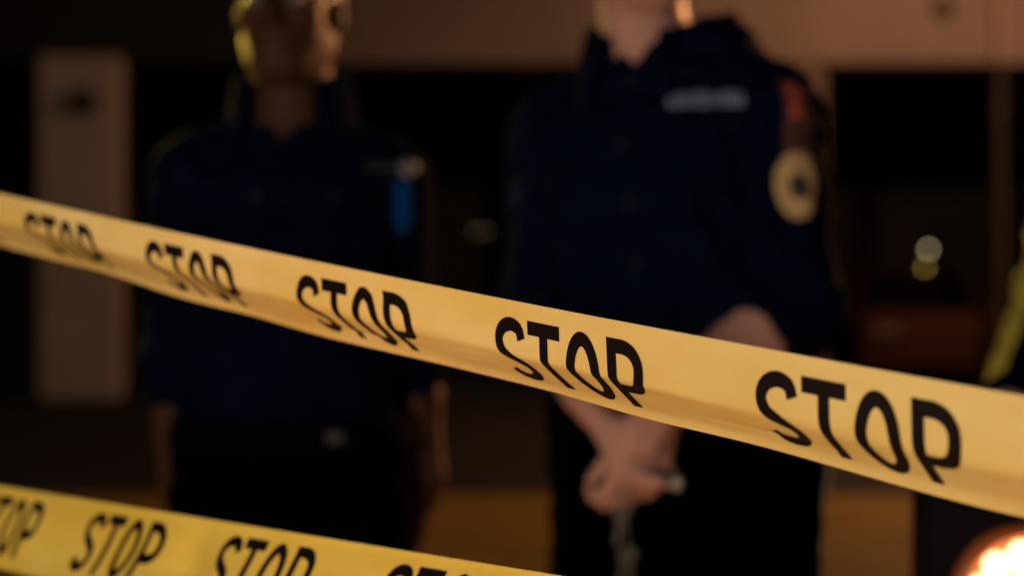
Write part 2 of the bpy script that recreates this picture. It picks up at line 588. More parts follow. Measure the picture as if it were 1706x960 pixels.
unseen_lamp('added_lamp', (-1.55, -1.15), 1.54, (0.3, 0.3), 143, (1.0, 0.86, 0.70), 'unseen low lamp on a post, added left of the camera to light the tape', soft=0.16, cat='added_lamp')  # added main light on the tape, source out of view
unseen_lamp('unseen_lamp', (3.0, 5.6), 2.7, (-0.35, -0.3), 1500, (1.0, 0.41, 0.15), 'unseen hooded lamp added right of the officers for orange rim light', aim=(0.1, 2.2, 1.35), soft=0.35)
unseen_lamp('unseen_lamp', (-2.8, 5.2), 2.6, (0.3, -0.3), 800, (1.0, 0.64, 0.09), 'unseen hooded lamp added left of the officers for yellow rim light', aim=(-0.72, 2.2, 1.22), cone=25, soft=0.35)
unseen_lamp('unseen_lamp', (5.7, 11.0), 4.2, (-0.6, 0.3), 520, (1.0, 0.48, 0.24), 'tall unseen lamp added to light the right end of the fascia')


# ------------------------------------------------------------------ parked car under the building
def make_car():
    t = tag(empty('parked_car', at(1510, 480, 18.2) * Vector((1, 1, 0)) if False else (at(1510, 480, 18.2).x, 18.2, 0), R(-6)),
            'dark red car parked nose out in the undercroft, only its bonnet catching light', 'car')
    f = Field((-1.05, -2.4, 0.1), (1.05, 2.4, 1.6), 0.028)
    f.rbox((0, 0, 0.56), (1.78, 4.2, 0.62), 0.16, 0.0)
    f.rbox((0, -1.55, 0.72), (1.66, 1.1, 0.46), 0.18, 0.12)

    def cabin(x, y, z):
        tz = np.clip((z - 0.8) / 0.65, 0, 1)
        hx = 0.80 - 0.17 * tz
        y0 = -0.95 + 0.75 * tz
        y1 = 1.75 - 0.45 * tz
        d = np.maximum(np.maximum(np.abs(x) - hx, np.maximum(y0 - y, y - y1) * 0.8), np.maximum(z - 1.44, 0.7 - z))
        return d - 0.03
    f.add(cabin, (-1, -1.2, 0.6), (1, 1.9, 1.55), 0.08)
    for sx in (-1, 1):
        for yy in (-1.32, 1.28):
            def well(x, y, z, sx=sx, yy=yy):
                return np.maximum(np.sqrt((y - yy) ** 2 + (z - 0.32) ** 2) - 0.37, 0.62 - x * sx)
            f.cut(well, (-1.05, yy - 0.4, 0), (1.05, yy + 0.4, 0.75))
    f.mesh('body', M['car_paint'], t, 2)
    # glass
    ws = [(-0.72, -0.93, 0.90), (0.72, -0.93, 0.90), (0.60, -0.33, 1.40), (-0.60, -0.33, 1.40)]
    n = Vector((0, -0.64, 0.77)) * 0.055
    link_mesh('windscreen', [Vector(v) + n for v in ws], [(0, 1, 2, 3)], M['glass_dark'], t, False)
    for sx in (-1, 1):
        link_mesh('side_window', [(sx * 0.835, -0.55, 0.92), (sx * 0.835, 1.2, 0.92), (sx * 0.70, 0.95, 1.38), (sx * 0.70, -0.12, 1.38)], [(0, 1, 2, 3)], M['glass_dark'], t, False)
        bm = bmesh.new()
        add_box(bm, Vector((sx * 0.58, -2.085, 0.68)), (0.36, 0.12, 0.14), None, 0.04)
        bm_obj('headlight', bm, M['glass_dark'], t)
        bm = bmesh.new()
        add_box(bm, Vector((sx * 0.98, -0.62, 0.98)), (0.2, 0.12, 0.13), None, 0.04)
        bm_obj('mirror', bm, M['car_paint'], t)
        for yy in (-1.32, 1.28):
            bm = bmesh.new()
            m = Matrix.Translation((sx * 0.78, yy, 0.32)) @ Matrix.Rotation(R(90), 4, 'Y')
            add_lathe(bm, [(0.2, -0.1), (0.3, -0.1), (0.32, -0.06), (0.32, 0.06), (0.3, 0.1), (0.2, 0.1), (0.2, -0.1)], m, 28)
            w = bm_obj('wheel', bm, M['rubber'], t, True)
            bm = bmesh.new()
            add_lathe(bm, [(0, -0.07), (0.2, -0.08), (0.2, 0.08), (0, 0.07)], m, 20)
            bm_obj('rim', bm, M['steel'], w, True)
    bm = bmesh.new()
    add_box(bm, Vector((0, -2.09, 0.58)), (0.72, 0.06, 0.14), None, 0.02)
    bm_obj('grille', bm, M['dark_metal'], t)


make_car()


# ------------------------------------------------------------------ barrier tapes
TW = 0.075                                      # tape width
REP = 0.19                                      # one repeat of the print


def catmull(pts, n=10):
    P = [np.array(p, float) for p in pts]
    P = [2 * P[0] - P[1]] + P + [2 * P[-1] - P[-2]]
    out = []
    for i in range(1, len(P) - 2):
        for k in range(n):
            t = k / n
            out.append(0.5 * (2 * P[i] + (P[i + 1] - P[i - 1]) * t + (2 * P[i - 1] - 5 * P[i] + 4 * P[i + 1] - P[i + 2]) * t * t + (-P[i - 1] + 3 * P[i] - 3 * P[i + 1] + P[i + 2]) * t ** 3))
    out.append(P[-2])
    return out


def line(a, b, n=14):
    return [np.array(a) + (np.array(b) - np.array(a)) * k / n for k in range(n + 1)]


ST = 0.080                                      # half stroke in letter heights
LETTERS = {
    'S': [catmull([(0.55, 0.24), (0.50, 0.125), (0.34, 0.082), (0.17, 0.14), (0.09, 0.27), (0.15, 0.41), (0.31, 0.50), (0.47, 0.60), (0.52, 0.74), (0.45, 0.87), (0.28, 0.918), (0.13, 0.87), (0.06, 0.77)], 5)],
    'T': [line((0.0, 0.082), (0.62, 0.082)), line((0.31, 0.10), (0.31, 1.0))],
    'O': [[(0.31 + 0.23 * math.cos(a), 0.5 + 0.418 * math.sin(a)) for a in np.linspace(0, math.tau, 49)]],
    'P': [line((0.085, 0.0), (0.085, 1.0)), catmull([(0.09, 0.082), (0.30, 0.082), (0.44, 0.13), (0.53, 0.24), (0.535, 0.40), (0.47, 0.53), (0.33, 0.585), (0.09, 0.585)], 6)],
}
WORD = [('S', 0.00), ('T', 0.685), ('O', 1.405), ('P', 2.16)]


def word_strokes():
    out = []
    for ch, dx in WORD:
        for st in LETTERS[ch]:
            st = [np.array(p, float) for p in st]
            L, Rr = [], []
            for i, p in enumerate(st):
                closed = ch == 'O'
                a = st[i - 1] if i > 0 else (st[-2] if closed else st[0])
                b = st[i + 1] if i < len(st) - 1 else (st[1] if closed else st[-1])
                t = b - a
                t /= np.linalg.norm(t)
                nrm = np.array((-t[1], t[0])) * ST
                L.append(p + nrm + (dx, 0)); Rr.append(p - nrm + (dx, 0))
            out.append((L, Rr))
    return out


STROKES = word_strokes()


def make_tape(name, label, path, prof, i0, i1, words, word_off, v_top, material):
    """path(i) -> Vector of the upper edge, i counts print repeats; prof(i) -> [(v, back, drop)] fine profile"""
    def dirs(i):
        t = (path(i + 0.05) - path(i - 0.05)).normalized()
        h = Vector((t.y, -t.x, 0)).normalized()
        if h.y < 0: h = -h                       # horizontal, away from the camera
        return t, h
    nv = 30
    NS = int((i1 - i0) * 44)

    def P(i, v, lift=0.0):
        t, h = dirs(i)
        a, b = prof(i, v)
        a2, b2 = prof(i, min(v + 0.0015, TW))
        a1, b1 = prof(i, max(v - 0.0015, 0))
        da, db = a2 - a1, b2 - b1
        l = math.hypot(da, db) or 1
        # outward normal, towards the camera
        n = -h * (db / l) + Vector((0, 0, -1)) * (da / l)
        return path(i) + h * a + Vector((0, 0, -b)) + n * lift
    V, F = [], []
    for s in range(NS + 1):
        i = i0 + (i1 - i0) * s / NS
        for k in range(nv + 1):
            V.append(P(i, TW * k / nv))
    for s in range(NS):
        for k in range(nv):
            a = s * (nv + 1) + k
            F.append((a, a + 1, a + nv + 2, a + nv + 1))
    t = link_mesh(name, V, F, material)
    tag(t, label, 'barrier tape', 'barrier tapes stretched in front of the officers')
    HGT, XS = 0.0545, 0.0415
    for w in words:
        V, F = [], []
        for q, (L, Rr) in enumerate(STROKES):
            base = len(V)
            for a, b in zip(L, Rr):
                # four vertices across the stroke so that it follows the bend
                for m in (0, 1 / 3, 2 / 3, 1):
                    p = a + (b - a) * m
                    V.append(P(w + word_off + p[0] * XS / REP, min(max(v_top + p[1] * HGT, 0.0005), TW - 0.0005), 0.00025 + 0.00004 * q))
            for s in range(len(L) - 1):
                for m in range(3):
                    a = base + s * 4 + m
                    F.append((a, a + 1, a + 5, a + 4))
        o = link_mesh('printed_word', V, F, M['ink'], t)
        o['label'] = 'the word STOP printed in black capitals'
    return t


def sstep(a, b, x):
    t = min(max((x - a) / (b - a), 0), 1)
    return t * t * (3 - 2 * t)


def integrate(ang):
    """angle profile ang(v) from vertical (positive: going back while going down) -> back, drop"""
    n = 60
    A, B = [0.0], [0.0]
    for k in range(n):
        v = TW * (k + 0.5) / n
        th = ang(v)
        A.append(A[-1] + math.sin(th) * TW / n)
        B.append(B[-1] + math.cos(th) * TW / n)
    return A, B


_cache = {}


def prof_upper(i, v):
    key = round(i, 4)
    if key not in _cache:
        c = 0.0262 + 0.0022 * (i + 0.2)                          # where it bends
        hi = R(56 - 0.3 * i)
        soft = 0.008 - 0.0055 * sstep(2.6, 3.1, i) * (1 - sstep(3.75, 4.2, i))
        ripple = 0.22 * math.exp(-((i - 1.85) / 0.22) ** 2)
        sway = 0.02 * math.sin(2.3 * i + 0.6) + 0.015 * math.sin(5.1 * i)
        cr1 = 0.28 * max(0, math.sin(2.6 * i + 1.2)) ** 2
        cr2 = 0.35 * max(0, math.sin(3.7 * i - 0.5)) ** 2

        def ang(v):
            a = R(4) + sway + (hi - R(4)) * sstep(c - soft, c + soft, v)
            a += ripple * math.sin((v - 0.008) / 0.012 * math.pi) * (1 if 0.002 < v < 0.03 else 0)
            a += cr1 * math.exp(-((v - 0.012 - 0.002 * math.sin(i)) / 0.0022) ** 2) - cr1 * math.exp(-((v - 0.0165 - 0.002 * math.sin(i)) / 0.0022) ** 2)
            a += cr2 * math.exp(-((v - 0.056) / 0.0018) ** 2) - cr2 * math.exp(-((v - 0.060) / 0.0018) ** 2)
            a += 0.05 * math.sin(v / 0.011 + 3 * math.sin(1.9 * i)) * math.sin(3.3 * i + 1)
            a -= R(26) * sstep(0.062, 0.074, v) * (0.75 + 0.25 * math.sin(1.7 * i + 0.4))
            return a
        A, B = integrate(ang)
        _cache[key] = (A, B)
    A, B = _cache[key]
    f = min(max(v / TW, 0), 1) * 60
    k = min(int(f), 59)
    return A[k] + (A[k + 1] - A[k]) * (f - k), B[k] + (B[k + 1] - B[k]) * (f - k)


def path_upper(i):
    z = 1.3004 - 0.02731 * i
    u = (i + 0.2) / 5.0
    z -= 0.016 * u * (1 - u) if 0 < u < 1 else 0
    return Vector((-0.435 + 0.1408 * i, 1.26 - 0.1264 * i, z))


_cache2 = {}


def prof_lower(i, v):
    key = round(i, 4)
    if key not in _cache2:
        base = -R(31) - 0.05 * math.sin(2.1 * i + 1.0)
        fold = 0.32 * math.exp(-((i - 0.66) / 0.14) ** 2)

        def ang(v):
            return base + 0.10 * math.sin(v / TW * math.pi * 1.6 + 2.2 * i) + fold * (1 if v < 0.045 else -0.3) + R(20) * (1 - sstep(0.0, 0.006, v))
        _cache2[key] = integrate(ang)
    A, B = _cache2[key]
    f = min(max(v / TW, 0), 1) * 60
    k = min(int(f), 59)
    return A[k] + (A[k + 1] - A[k]) * (f - k), B[k] + (B[k + 1] - B[k]) * (f - k)


def path_lower(j):
    return Vector((-0.3416 + 0.1401 * j, 1.221 - 0.1282 * j, 1.0341 + 0.0028 * j))


make_tape('barrier_tape', 'upper yellow tape printed STOP, running down to the right in front of both officers', path_upper, prof_upper, -2.95, 6.97, range(-2, 7), 0.0, 0.0105, M['tape'])
make_tape('barrier_tape', 'lower yellow tape printed STOP, leaning back along the bottom left', path_lower, prof_lower, -3.6, 6.35, range(-3, 6), -0.13, 0.0090, M['tape_b'])


def barrier_post(x, y, label):
    t = tag(empty('barrier_post', (x, y, 0)), label, 'barrier post', 'posts carrying the barrier tapes')
    bm = bmesh.new()
    add_lathe(bm, [(0, 0), (0.17, 0), (0.17, 0.03), (0.12, 0.07), (0.03, 0.09), (0, 0.09)])
    bm_obj('base', bm, M['rubber'], t, True)
    bm = bmesh.new()
    add_tube(bm, [(0, 0, 0.08), (0, 0, 1.42)], 0.022, 20)
    bm_obj('pole', bm, M['post'], t, True)
    bm = bmesh.new()
    add_lathe(bm, [(0, 1.46), (0.02, 1.455), (0.028, 1.43), (0.028, 1.40), (0.0, 1.40)])
    bm_obj('cap', bm, M['dark_metal'], t, True)


barrier_post(-0.862, 1.655, 'orange post holding the far left ends of both tapes')
barrier_post(0.565, 0.372, 'orange post holding the near right ends of both tapes')


# ------------------------------------------------------------------ people
def rotz(v, a):
    c, s = math.cos(a), math.sin(a)
    return Vector((v[0] * c - v[1] * s, v[0] * s + v[1] * c, v[2]))


def add_hand(f, w, elbow, fdir, nrm, thumb_side, curl=0.35, s=1.0, spread=0.55):
    """hand at wrist w, fingers along fdir, palm facing nrm"""
    w = Vector(w); u = Vector(fdir).normalized(); n = Vector(nrm)
    n = (n - u * n.dot(u)).normalized()
    r = u.cross(n) * thumb_side                 # towards the thumb
    lens = [0.072, 0.080, 0.075, 0.058]
    f.cone(w - u * 0.01, w + u * 0.03 * s, 0.026 * s, 0.024 * s, 0.012)
    for q in range(4):
        side = (1.5 - q) * 0.020 * s
        kn = w + u * (0.088 - 0.004 * abs(q - 1.2)) * s + r * side
        f.cone(w + u * 0.015 * s + r * side * 0.75, kn, 0.0145 * s, 0.0115 * s, 0.012)
        p = kn; d = u.copy(); nn = n.copy()
        rad = 0.0098 * s
        for seg, part in enumerate((0.45, 0.31, 0.24)):
            a = curl * (0.8 + 0.35 * seg) + 0.05 * q
            d2 = (d * math.cos(a) + nn * math.sin(a)).normalized()
            nn = (nn * math.cos(a) - d * math.sin(a)).normalized()
            d = d2
            e = p + d * lens[q] * part * s * 1.08
            f.cone(p, e, rad, rad * 0.9, 0.004)
            rad *= 0.9; p = e
    b = w + u * 0.028 * s + r * 0.022 * s
    d = (u * 0.70 + r * spread + n * 0.38).normalized()
    m1 = b + d * 0.040 * s
    f.cone(b, m1, 0.0155 * s, 0.012 * s, 0.010)
    d = (d * 0.75 + u * 0.45 + n * 0.25).normalized()
    m2 = m1 + d * 0.030 * s
    f.cone(m1, m2, 0.0115 * s, 0.010 * s, 0.004)
    f.cone(m2, m2 + (d + n * 0.2).normalized() * 0.022 * s, 0.010 * s, 0.008 * s, 0.004)


def decal(name, bvh, o, right, up, dirn, uv, faces, lift, material, parent, thick=0.0025):
    """a thin cloth or metal piece laid on a surface (all in the person's frame)"""
    right = Vector(right); up = Vector(up); dirn = Vector(dirn).normalized(); o = Vector(o)
    V = []
    last = None
    for u, v in uv:
        p = o + right * u + up * v - dirn * 0.4
        h = bvh.ray_cast(p, dirn, 1.0)
        if h[0] is None:
            q = (p + dirn * last) if last else p + dirn * 0.4
        else:
            last = h[3]; q = h[0]
        V.append(q - dirn * lift)
    n = len(V)
    V2 = V + [v + dirn * (thick + lift) for v in V]
    F = [tuple(f) for f in faces]
    cnt = {}
    for f in faces:
        for a, b in zip(f, list(f[1:]) + [f[0]]):
            cnt[(a, b)] = 1
    for (a, b) in list(cnt):
        if (b, a) not in cnt:
            F.append((b, a, a + n, b + n))
    return link_mesh(name, V2, F, material, parent)


def grid_uv(w, h, nx=8, ny=4):
    uv = [(-w / 2 + w * i / nx, -h / 2 + h * j / ny) for j in range(ny + 1) for i in range(nx + 1)]
    fc = [(j * (nx + 1) + i, j * (nx + 1) + i + 1, (j + 1) * (nx + 1) + i + 1, (j + 1) * (nx + 1) + i) for j in range(ny) for i in range(nx)]
    return uv, fc


def disc_uv(rx, ry, pw=2.0, rings=5, n=32, r0=0.0, point=0.0):
    uv, fc = [], []
    for q in range(rings + 1):
        r = r0 + (1 - r0) * q / rings
        for k in range(n):
            a = k * math.tau / n
            c, s = math.cos(a), math.sin(a)
            x = math.copysign(abs(c) ** (2 / pw), c); y = math.copysign(abs(s) ** (2 / pw), s)
            if y < 0: x *= 1 + point * y
            uv.append((rx * r * x, ry * r * y))
    for q in range(rings):
        for k in range(n):
            a = q * n + k; b = q * n + (k + 1) % n
            if q == 0 and r0 == 0:
                fc.append((n * 0 + 0, a + n, b + n)) if False else fc.append((a, a + n, b + n, b))
            else:
                fc.append((a, a + n, b + n, b))
    return uv, fc


def bvh_of(o):
    me = o.data
    return BVHTree.FromPolygons([v.co.copy() for v in me.vertices], [tuple(p.vertices) for p in me.polygons])


def make_person(label, root, yaw, H, arms, skin, cloth, trousers, seed, head_yaw=0.0, head_off=(0, 0), sleeve=(0.45, 0.45), hem=0.99, collar_open=True, hair_long=False, group=None, yoke=1.475, girth=1.0, hipx=0.0, leg=1.0, bulk=1.0, cz=1.574, gap=26, vee_z=1.484):
    s = H / 1.80
    rootv = Vector((root[0], root[1], 0))

    def loc(p): return rotz(Vector(p) - rootv, -yaw)
    arms = [[loc(p) for p in a[:3]] + list(a[3:]) for a in arms]
    g = girth
    secs = [(0.84, 0, 0.0, 0.13, 0.09), (0.90, 0, 0.0, 0.168 * g, 0.115 * g), (0.97, 0, 0.0, 0.172 * g, 0.118 * g), (1.08, 0, -0.005, 0.150 * g, 0.108 * g), (1.20, 0, -0.005, 0.155 * g, 0.112 * g),
            (1.32, 0, 0.0, 0.168 * g, 0.116 * g), (1.41, 0, 0.008, 0.160 * g, 0.104 * g), (1.46, 0, 0.015, 0.125, 0.082), (1.50, 0, 0.018, 0.082, 0.066), (1.54, 0, 0.015, 0.062, 0.060)]
    secs = [(z * s, a + hipx * min(1, max(0, (1.25 - z) / 0.25)), b, rx * s, ry * s) for z, a, b, rx, ry in secs]
    ho = Vector((head_off[0], head_off[1], 0))
    HR = Matrix.Rotation(head_yaw, 3, 'Z')
    hc = Vector((ho.x, ho.y, 1.60 * s))

    def hp(x, y, z): return hc + HR @ (Vector((x, y, z)) * s)
    ext = 0.62
    # ---------------- body
    f = Field((-ext, -ext, -0.02), (ext, ext * 0.55, H + 0.03), 0.0048)
    f.sections(secs, 0.03)
    hip = [Vector((hipx + sx * 0.092 * s, 0, 0.90 * s)) for sx in (-1, 1)]
    kne = [Vector((hipx + sx * 0.115 * s, -0.015, 0.49 * s)) for sx in (-1, 1)]
    ank = [Vector((hipx + sx * 0.13 * s, 0.03, 0.09 * s)) for sx in (-1, 1)]
    for a, b, c in zip(hip, kne, ank):
        f.cone(a, b, 0.080 * s, 0.054 * s, 0.03)
        f.cone(b, b.lerp(c, 0.35) + Vector((0, 0.015, 0)), 0.054 * s, 0.054 * s, 0.02)
        f.cone(b.lerp(c, 0.35) + Vector((0, 0.015, 0)), c, 0.054 * s, 0.036 * s, 0.02)
        f.cone(c, c + Vector((0, -0.13, -0.055)), 0.036, 0.028, 0.03)
    for a in arms:
        sh, el, wr = a[:3]
        f.cone(Vector((sh.x * 0.4, sh.y * 0.4 + 0.012, 1.455 * s)), sh, 0.045 * s, 0.046 * s, 0.04)
        f.cone(sh, el, 0.047 * s, 0.040 * s, 0.03)
        f.cone(el, el.lerp(wr, 0.3), 0.041 * s, 0.042 * s * bulk, 0.02)
        f.cone(el.lerp(wr, 0.3), wr, 0.042 * s * bulk, 0.0285 * s * bulk, 0.02)
        fd, nm, th, curl = a[3:7]
        add_hand(f, wr, el, rotz(fd, -yaw), rotz(nm, -yaw), th, curl, (0.6 + 0.4 * bulk) * s, a[7] if len(a) > 7 else 0.55)
    # neck, head
    f.cone((ho.x * 0.4, 0.015, 1.46 * s), hp(0, 0.012, 0.03), 0.066 * s, 0.062 * s, 0.03)
    f.ell(hp(0, 0.012, 0.105), (0.074 * s, 0.094 * s, 0.100 * s), HR, 0.02)
    f.ell(hp(0, -0.028, 0.04), (0.060 * s, 0.062 * s, 0.066 * s), HR, 0.03)
    f.ell(hp(0, -0.062, -0.008), (0.030 * s, 0.024 * s, 0.022 * s), HR, 0.03)      # chin
    for sx in (-1, 1):
        f.cone(hp(sx * 0.056, 0.0, 0.03), hp(sx * 0.026, -0.058, -0.006), 0.016 * s, 0.014 * s, 0.03)   # jaw
        f.ell(hp(sx * 0.045, -0.060, 0.066), (0.020 * s, 0.016 * s, 0.014 * s), HR, 0.02)               # cheekbone
    f.ell(hp(0, -0.078, 0.108), (0.048 * s, 0.014 * s, 0.011 * s), HR, 0.015)       # brow
    for sx in (-1, 1):
        f.ell(hp(sx * 0.032, -0.100, 0.086), (0.018 * s, 0.018 * s, 0.011 * s), HR, cut=True)
    f.cone(hp(0, -0.084, 0.092), hp(0, -0.106, 0.055), 0.008 * s, 0.012 * s, 0.010)
    for sx in (-1, 1):
        f.ell(hp(sx * 0.011, -0.094, 0.050), (0.009 * s, 0.010 * s, 0.007 * s), HR, 0.006)
        f.ell(hp(sx * 0.078, 0.012, 0.076), (0.010 * s, 0.020 * s, 0.032 * s), Matrix.Rotation(head_yaw + sx * 0.35, 3, 'Z'), 0.008)
    f.ell(hp(0, -0.086, 0.028), (0.024 * s, 0.010 * s, 0.006 * s), HR, 0.006)
    f.ell(hp(0, -0.084, 0.016), (0.022 * s, 0.010 * s, 0.007 * s), HR, 0.006)
    p = f.mesh('person', skin, None, 2)
    p.location = rootv
    p.rotation_euler = (0, 0, yaw)
    tag(p, label, 'person', group)
    for sx in (-1, 1):
        bm = bmesh.new()
        bmesh.ops.create_uvsphere(bm, u_segments=16, v_segments=10, radius=0.0125 * s, matrix=Matrix.Translation(hp(sx * 0.031, -0.0755, 0.087)))
        e = bm_obj('eye', bm, M['eye'], p, True)
        bm = bmesh.new()
        bmesh.ops.create_uvsphere(bm, u_segments=12, v_segments=8, radius=0.0065 * s, matrix=Matrix.Translation(hp(sx * 0.031, -0.0825, 0.087)))
        bm_obj('iris', bm, M['iris'], e, True)
    # ---------------- hair
    f = Field((-0.16 + ho.x, -0.2 + ho.y, 1.55 * s), (0.16 + ho.x, 0.2 + ho.y, H + 0.06), 0.005)
    f.ell(hp(0, 0.02, 0.112), (0.083 * s, 0.100 * s, 0.108 * s), HR, 0.0)
    if hair_long:
        for sx in (-1, 1):
            f.cone(hp(sx * 0.073, 0.03, 0.09), hp(sx * 0.066, 0.03, 0.0), 0.022, 0.012, 0.02)
    f.wrinkle(0.006, seed + 50, 0.012, 0.04)
    f.ell(hp(0, -0.105, 0.05), (0.080 * s, 0.095 * s, 0.105 * s), HR, cut=True)
    lowz = 0.055 if not hair_long else 0.0
    f.cut(lambda x, y, z: z - hp(0, 0, lowz).z + 0 * x + 0 * y, (-1, -1, 0), (1, 1, hp(0, 0, lowz).z))
    f.mesh('hair', M['hair'], p, 1)
    # ---------------- jacket or shirt
    f = Field((-ext, -ext, hem * s - 0.04), (ext, ext * 0.55, 1.60 * s), 0.0050)
    jz = hem * s
    f.sections(secs, 0.03, grow=0.024, zlo=jz, zhi=1.50 * s)
    # shoulders: yoke
    for q, a in enumerate(arms):
        sh, el, wr = a[:3]
        f.cone(Vector((sh.x * 0.25, sh.y * 0.3 + 0.018, (yoke if sh.x > 0 else 1.475) * s)), sh, (0.050 + (yoke - 1.475 if sh.x > 0 else 0)) * s, 0.058 * s, 0.05)
        f.cone(sh, el, 0.062 * s, 0.056 * s * (0.35 + 0.65 * bulk), 0.045)
        e2 = el.lerp(wr, sleeve[q])
        f.cone(el, e2, 0.056 * s * bulk, 0.053 * s * bulk, 0.03, flat=True)
    f.wrinkle(0.0085, seed, 0.05, 0.17)
    # open neck
    f.cut(lambda x, y, z: np.maximum(np.sqrt((x - ho.x * 0.5) ** 2 + (y - 0.012) ** 2) - (0.066 * s + np.maximum(z - 1.49 * s, 0) * 0.6), 1.44 * s - z), (-0.2, -0.2, 1.40 * s), (0.2, 0.2, 1.62 * s))
    if collar_open:
        def vee(x, y, z):
            w = np.clip((z - vee_z * s) / (0.07 * s), 0, 1.4) * 0.056
            return np.maximum(np.abs(x - ho.x * 0.4) - w, np.maximum(y + 0.02, vee_z * s - z))
        f.cut(vee, (-0.2, -0.3, 1.40 * s), (0.2, 0.0, 1.62 * s))
    j = f.mesh('jacket', cloth, p, 1)
    # collar: folded band round the neck, open at the front
    V, F = [], []
    NA = 40
    prof = [(0.070, 1.475), (0.076, 1.525), (0.080, cz - 0.004), (0.088, cz), (0.100, 1.535), (0.114, 1.488), (0.110, 1.480), (0.090, 1.520), (0.078, 1.48)]
    a0 = R(gap)
    for q in range(NA + 1):
        a = a0 + (math.tau - 2 * a0) * q / NA
        fr = 0.5 + 0.5 * math.cos(a)             # 1 at the front
        for r, z in prof:
            rr = r * s * (1 + 0.10 * fr * (1 if r > 0.08 else 0))
            zz = (z - 0.045 * fr ** 2 + (-0.030 * fr ** 3 if r > 0.09 else 0)) * s
            V.append((ho.x * 0.5 + rr * math.sin(a), 0.012 - rr * math.cos(a) * (1.0 + 0.12 * fr), zz))
    n = len(prof)
    for q in range(NA):
        for k in range(n):
            a = q * n + k; b = q * n + (k + 1) % n
            F.append((a, b, b + n, a + n))
    F.append(tuple(range(n))[::-1]); F.append(tuple(range(NA * n, NA * n + n)))
    link_mesh('collar', V, F, cloth, p)
    # ---------------- trousers
    f = Field((-0.36, -0.28, 0.03), (0.36, 0.28, 1.12 * s), 0.0058)
    f.sections(secs, 0.03, grow=0.024, zlo=0.82 * s, zhi=1.03 * s)
    for a, b, c in zip(hip, kne, ank):
        f.cone(a, b, 0.104 * s * leg, 0.082 * s * leg, 0.03)
        f.cone(b, c - Vector((0, 0, 0.02)), 0.082 * s, 0.074 * s, 0.03, flat=True)
    f.wrinkle(0.0055, seed + 9, 0.06, 0.2)
    tr = f.mesh('trousers', trousers, p, 1)
    # ---------------- belt and buckle
    bz_ = 1.020 * s
    f = Field((-0.3, -0.26, bz_ - 0.06), (0.3, 0.26, bz_ + 0.06), 0.005)
    f.sections(secs, 0.0, grow=0.030, zlo=bz_ - 0.026, zhi=bz_ + 0.022)
    be = f.mesh('belt', M['leather'], p, 1)
    # ---------------- boots
    for c in ank:
        f = Field((c.x - 0.09, -0.24, -0.004), (c.x + 0.09, 0.14, 0.24), 0.006)
        f.cone((c.x, 0.03, 0.22), (c.x, 0.035, 0.07), 0.052, 0.050, 0.0, flat=False)
        f.cone((c.x, 0.045, 0.052), (c.x, -0.13, 0.040), 0.050, 0.042, 0.05)
        f.cut(lambda x, y, z: z - 0.002 + 0 * x + 0 * y, (-1, -1, -0.1), (1, 1, 0.0))
        f.mesh('boot', M['leather'], p, 1)
    return p, j, tr, be, loc, s


# --- officer on the left
O1 = (at(488, 480, 2.22).x, 2.22)
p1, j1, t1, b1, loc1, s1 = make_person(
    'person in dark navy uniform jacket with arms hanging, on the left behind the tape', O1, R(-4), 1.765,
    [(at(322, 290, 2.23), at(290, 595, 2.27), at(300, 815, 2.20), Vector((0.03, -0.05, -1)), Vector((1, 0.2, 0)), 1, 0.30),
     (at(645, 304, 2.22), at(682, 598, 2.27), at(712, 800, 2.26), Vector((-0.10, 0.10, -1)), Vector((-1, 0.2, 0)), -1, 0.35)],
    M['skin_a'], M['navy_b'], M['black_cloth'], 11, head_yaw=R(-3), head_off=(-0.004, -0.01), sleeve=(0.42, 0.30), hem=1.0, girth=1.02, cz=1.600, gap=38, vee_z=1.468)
bv = bvh_of(j1)
FRONT = Vector((0, 1, 0)); XR = Vector((1, 0, 0)); ZU = Vector((0, 0, 1))
uv, fc = grid_uv(0.050, 0.016, 10, 3)
q = loc1(at(632, 272, 2.1))
decal('name_strip', bv, q, XR, ZU, FRONT, uv, fc, 0.003, M['thread_dim'], p1)
uv, fc = disc_uv(0.0135, 0.0145, point=0.3)
bd1 = decal('badge', bv, loc1(at(671, 275, 2.1)), XR, ZU, FRONT, uv, fc, 0.005, M['badge_metal'], p1)
uv, fc = disc_uv(0.0125, 0.043, 2.8)
o = decal('pocket_strip', bv, loc1(at(662, 338, 2.1)), XR, ZU, FRONT, uv, fc, 0.004, M['blue'], p1)
o['label'] = 'bright blue strip hanging under the badge'
uv, fc = disc_uv(0.006, 0.006)
for px, py in ((428, 326), (556, 325)):
    decal('pocket_button', bv, loc1(at(px, py, 2.1)), XR, ZU, FRONT, uv, fc, 0.004, M['button_dark'], p1)
for px in (430, 555):
    uv, fc = grid_uv(0.115, 0.045, 10, 4)
    decal('pocket_flap', bv, loc1(at(px, 315, 2.1)), XR, ZU, FRONT, uv, fc, 0.0025, M['navy_b'], p1)
bk = loc1(at(561, 712, 2.1))
hb = bvh_of(b1).ray_cast(Vector((bk.x, -0.5, 1.02 * s1)), Vector((0, 1, 0)))[0]
box_part('buckle', (bk.x, hb.y - 0.001, 1.02 * s1), (0.028, 0.008, 0.018), M['dull_metal'], b1, 0.003)

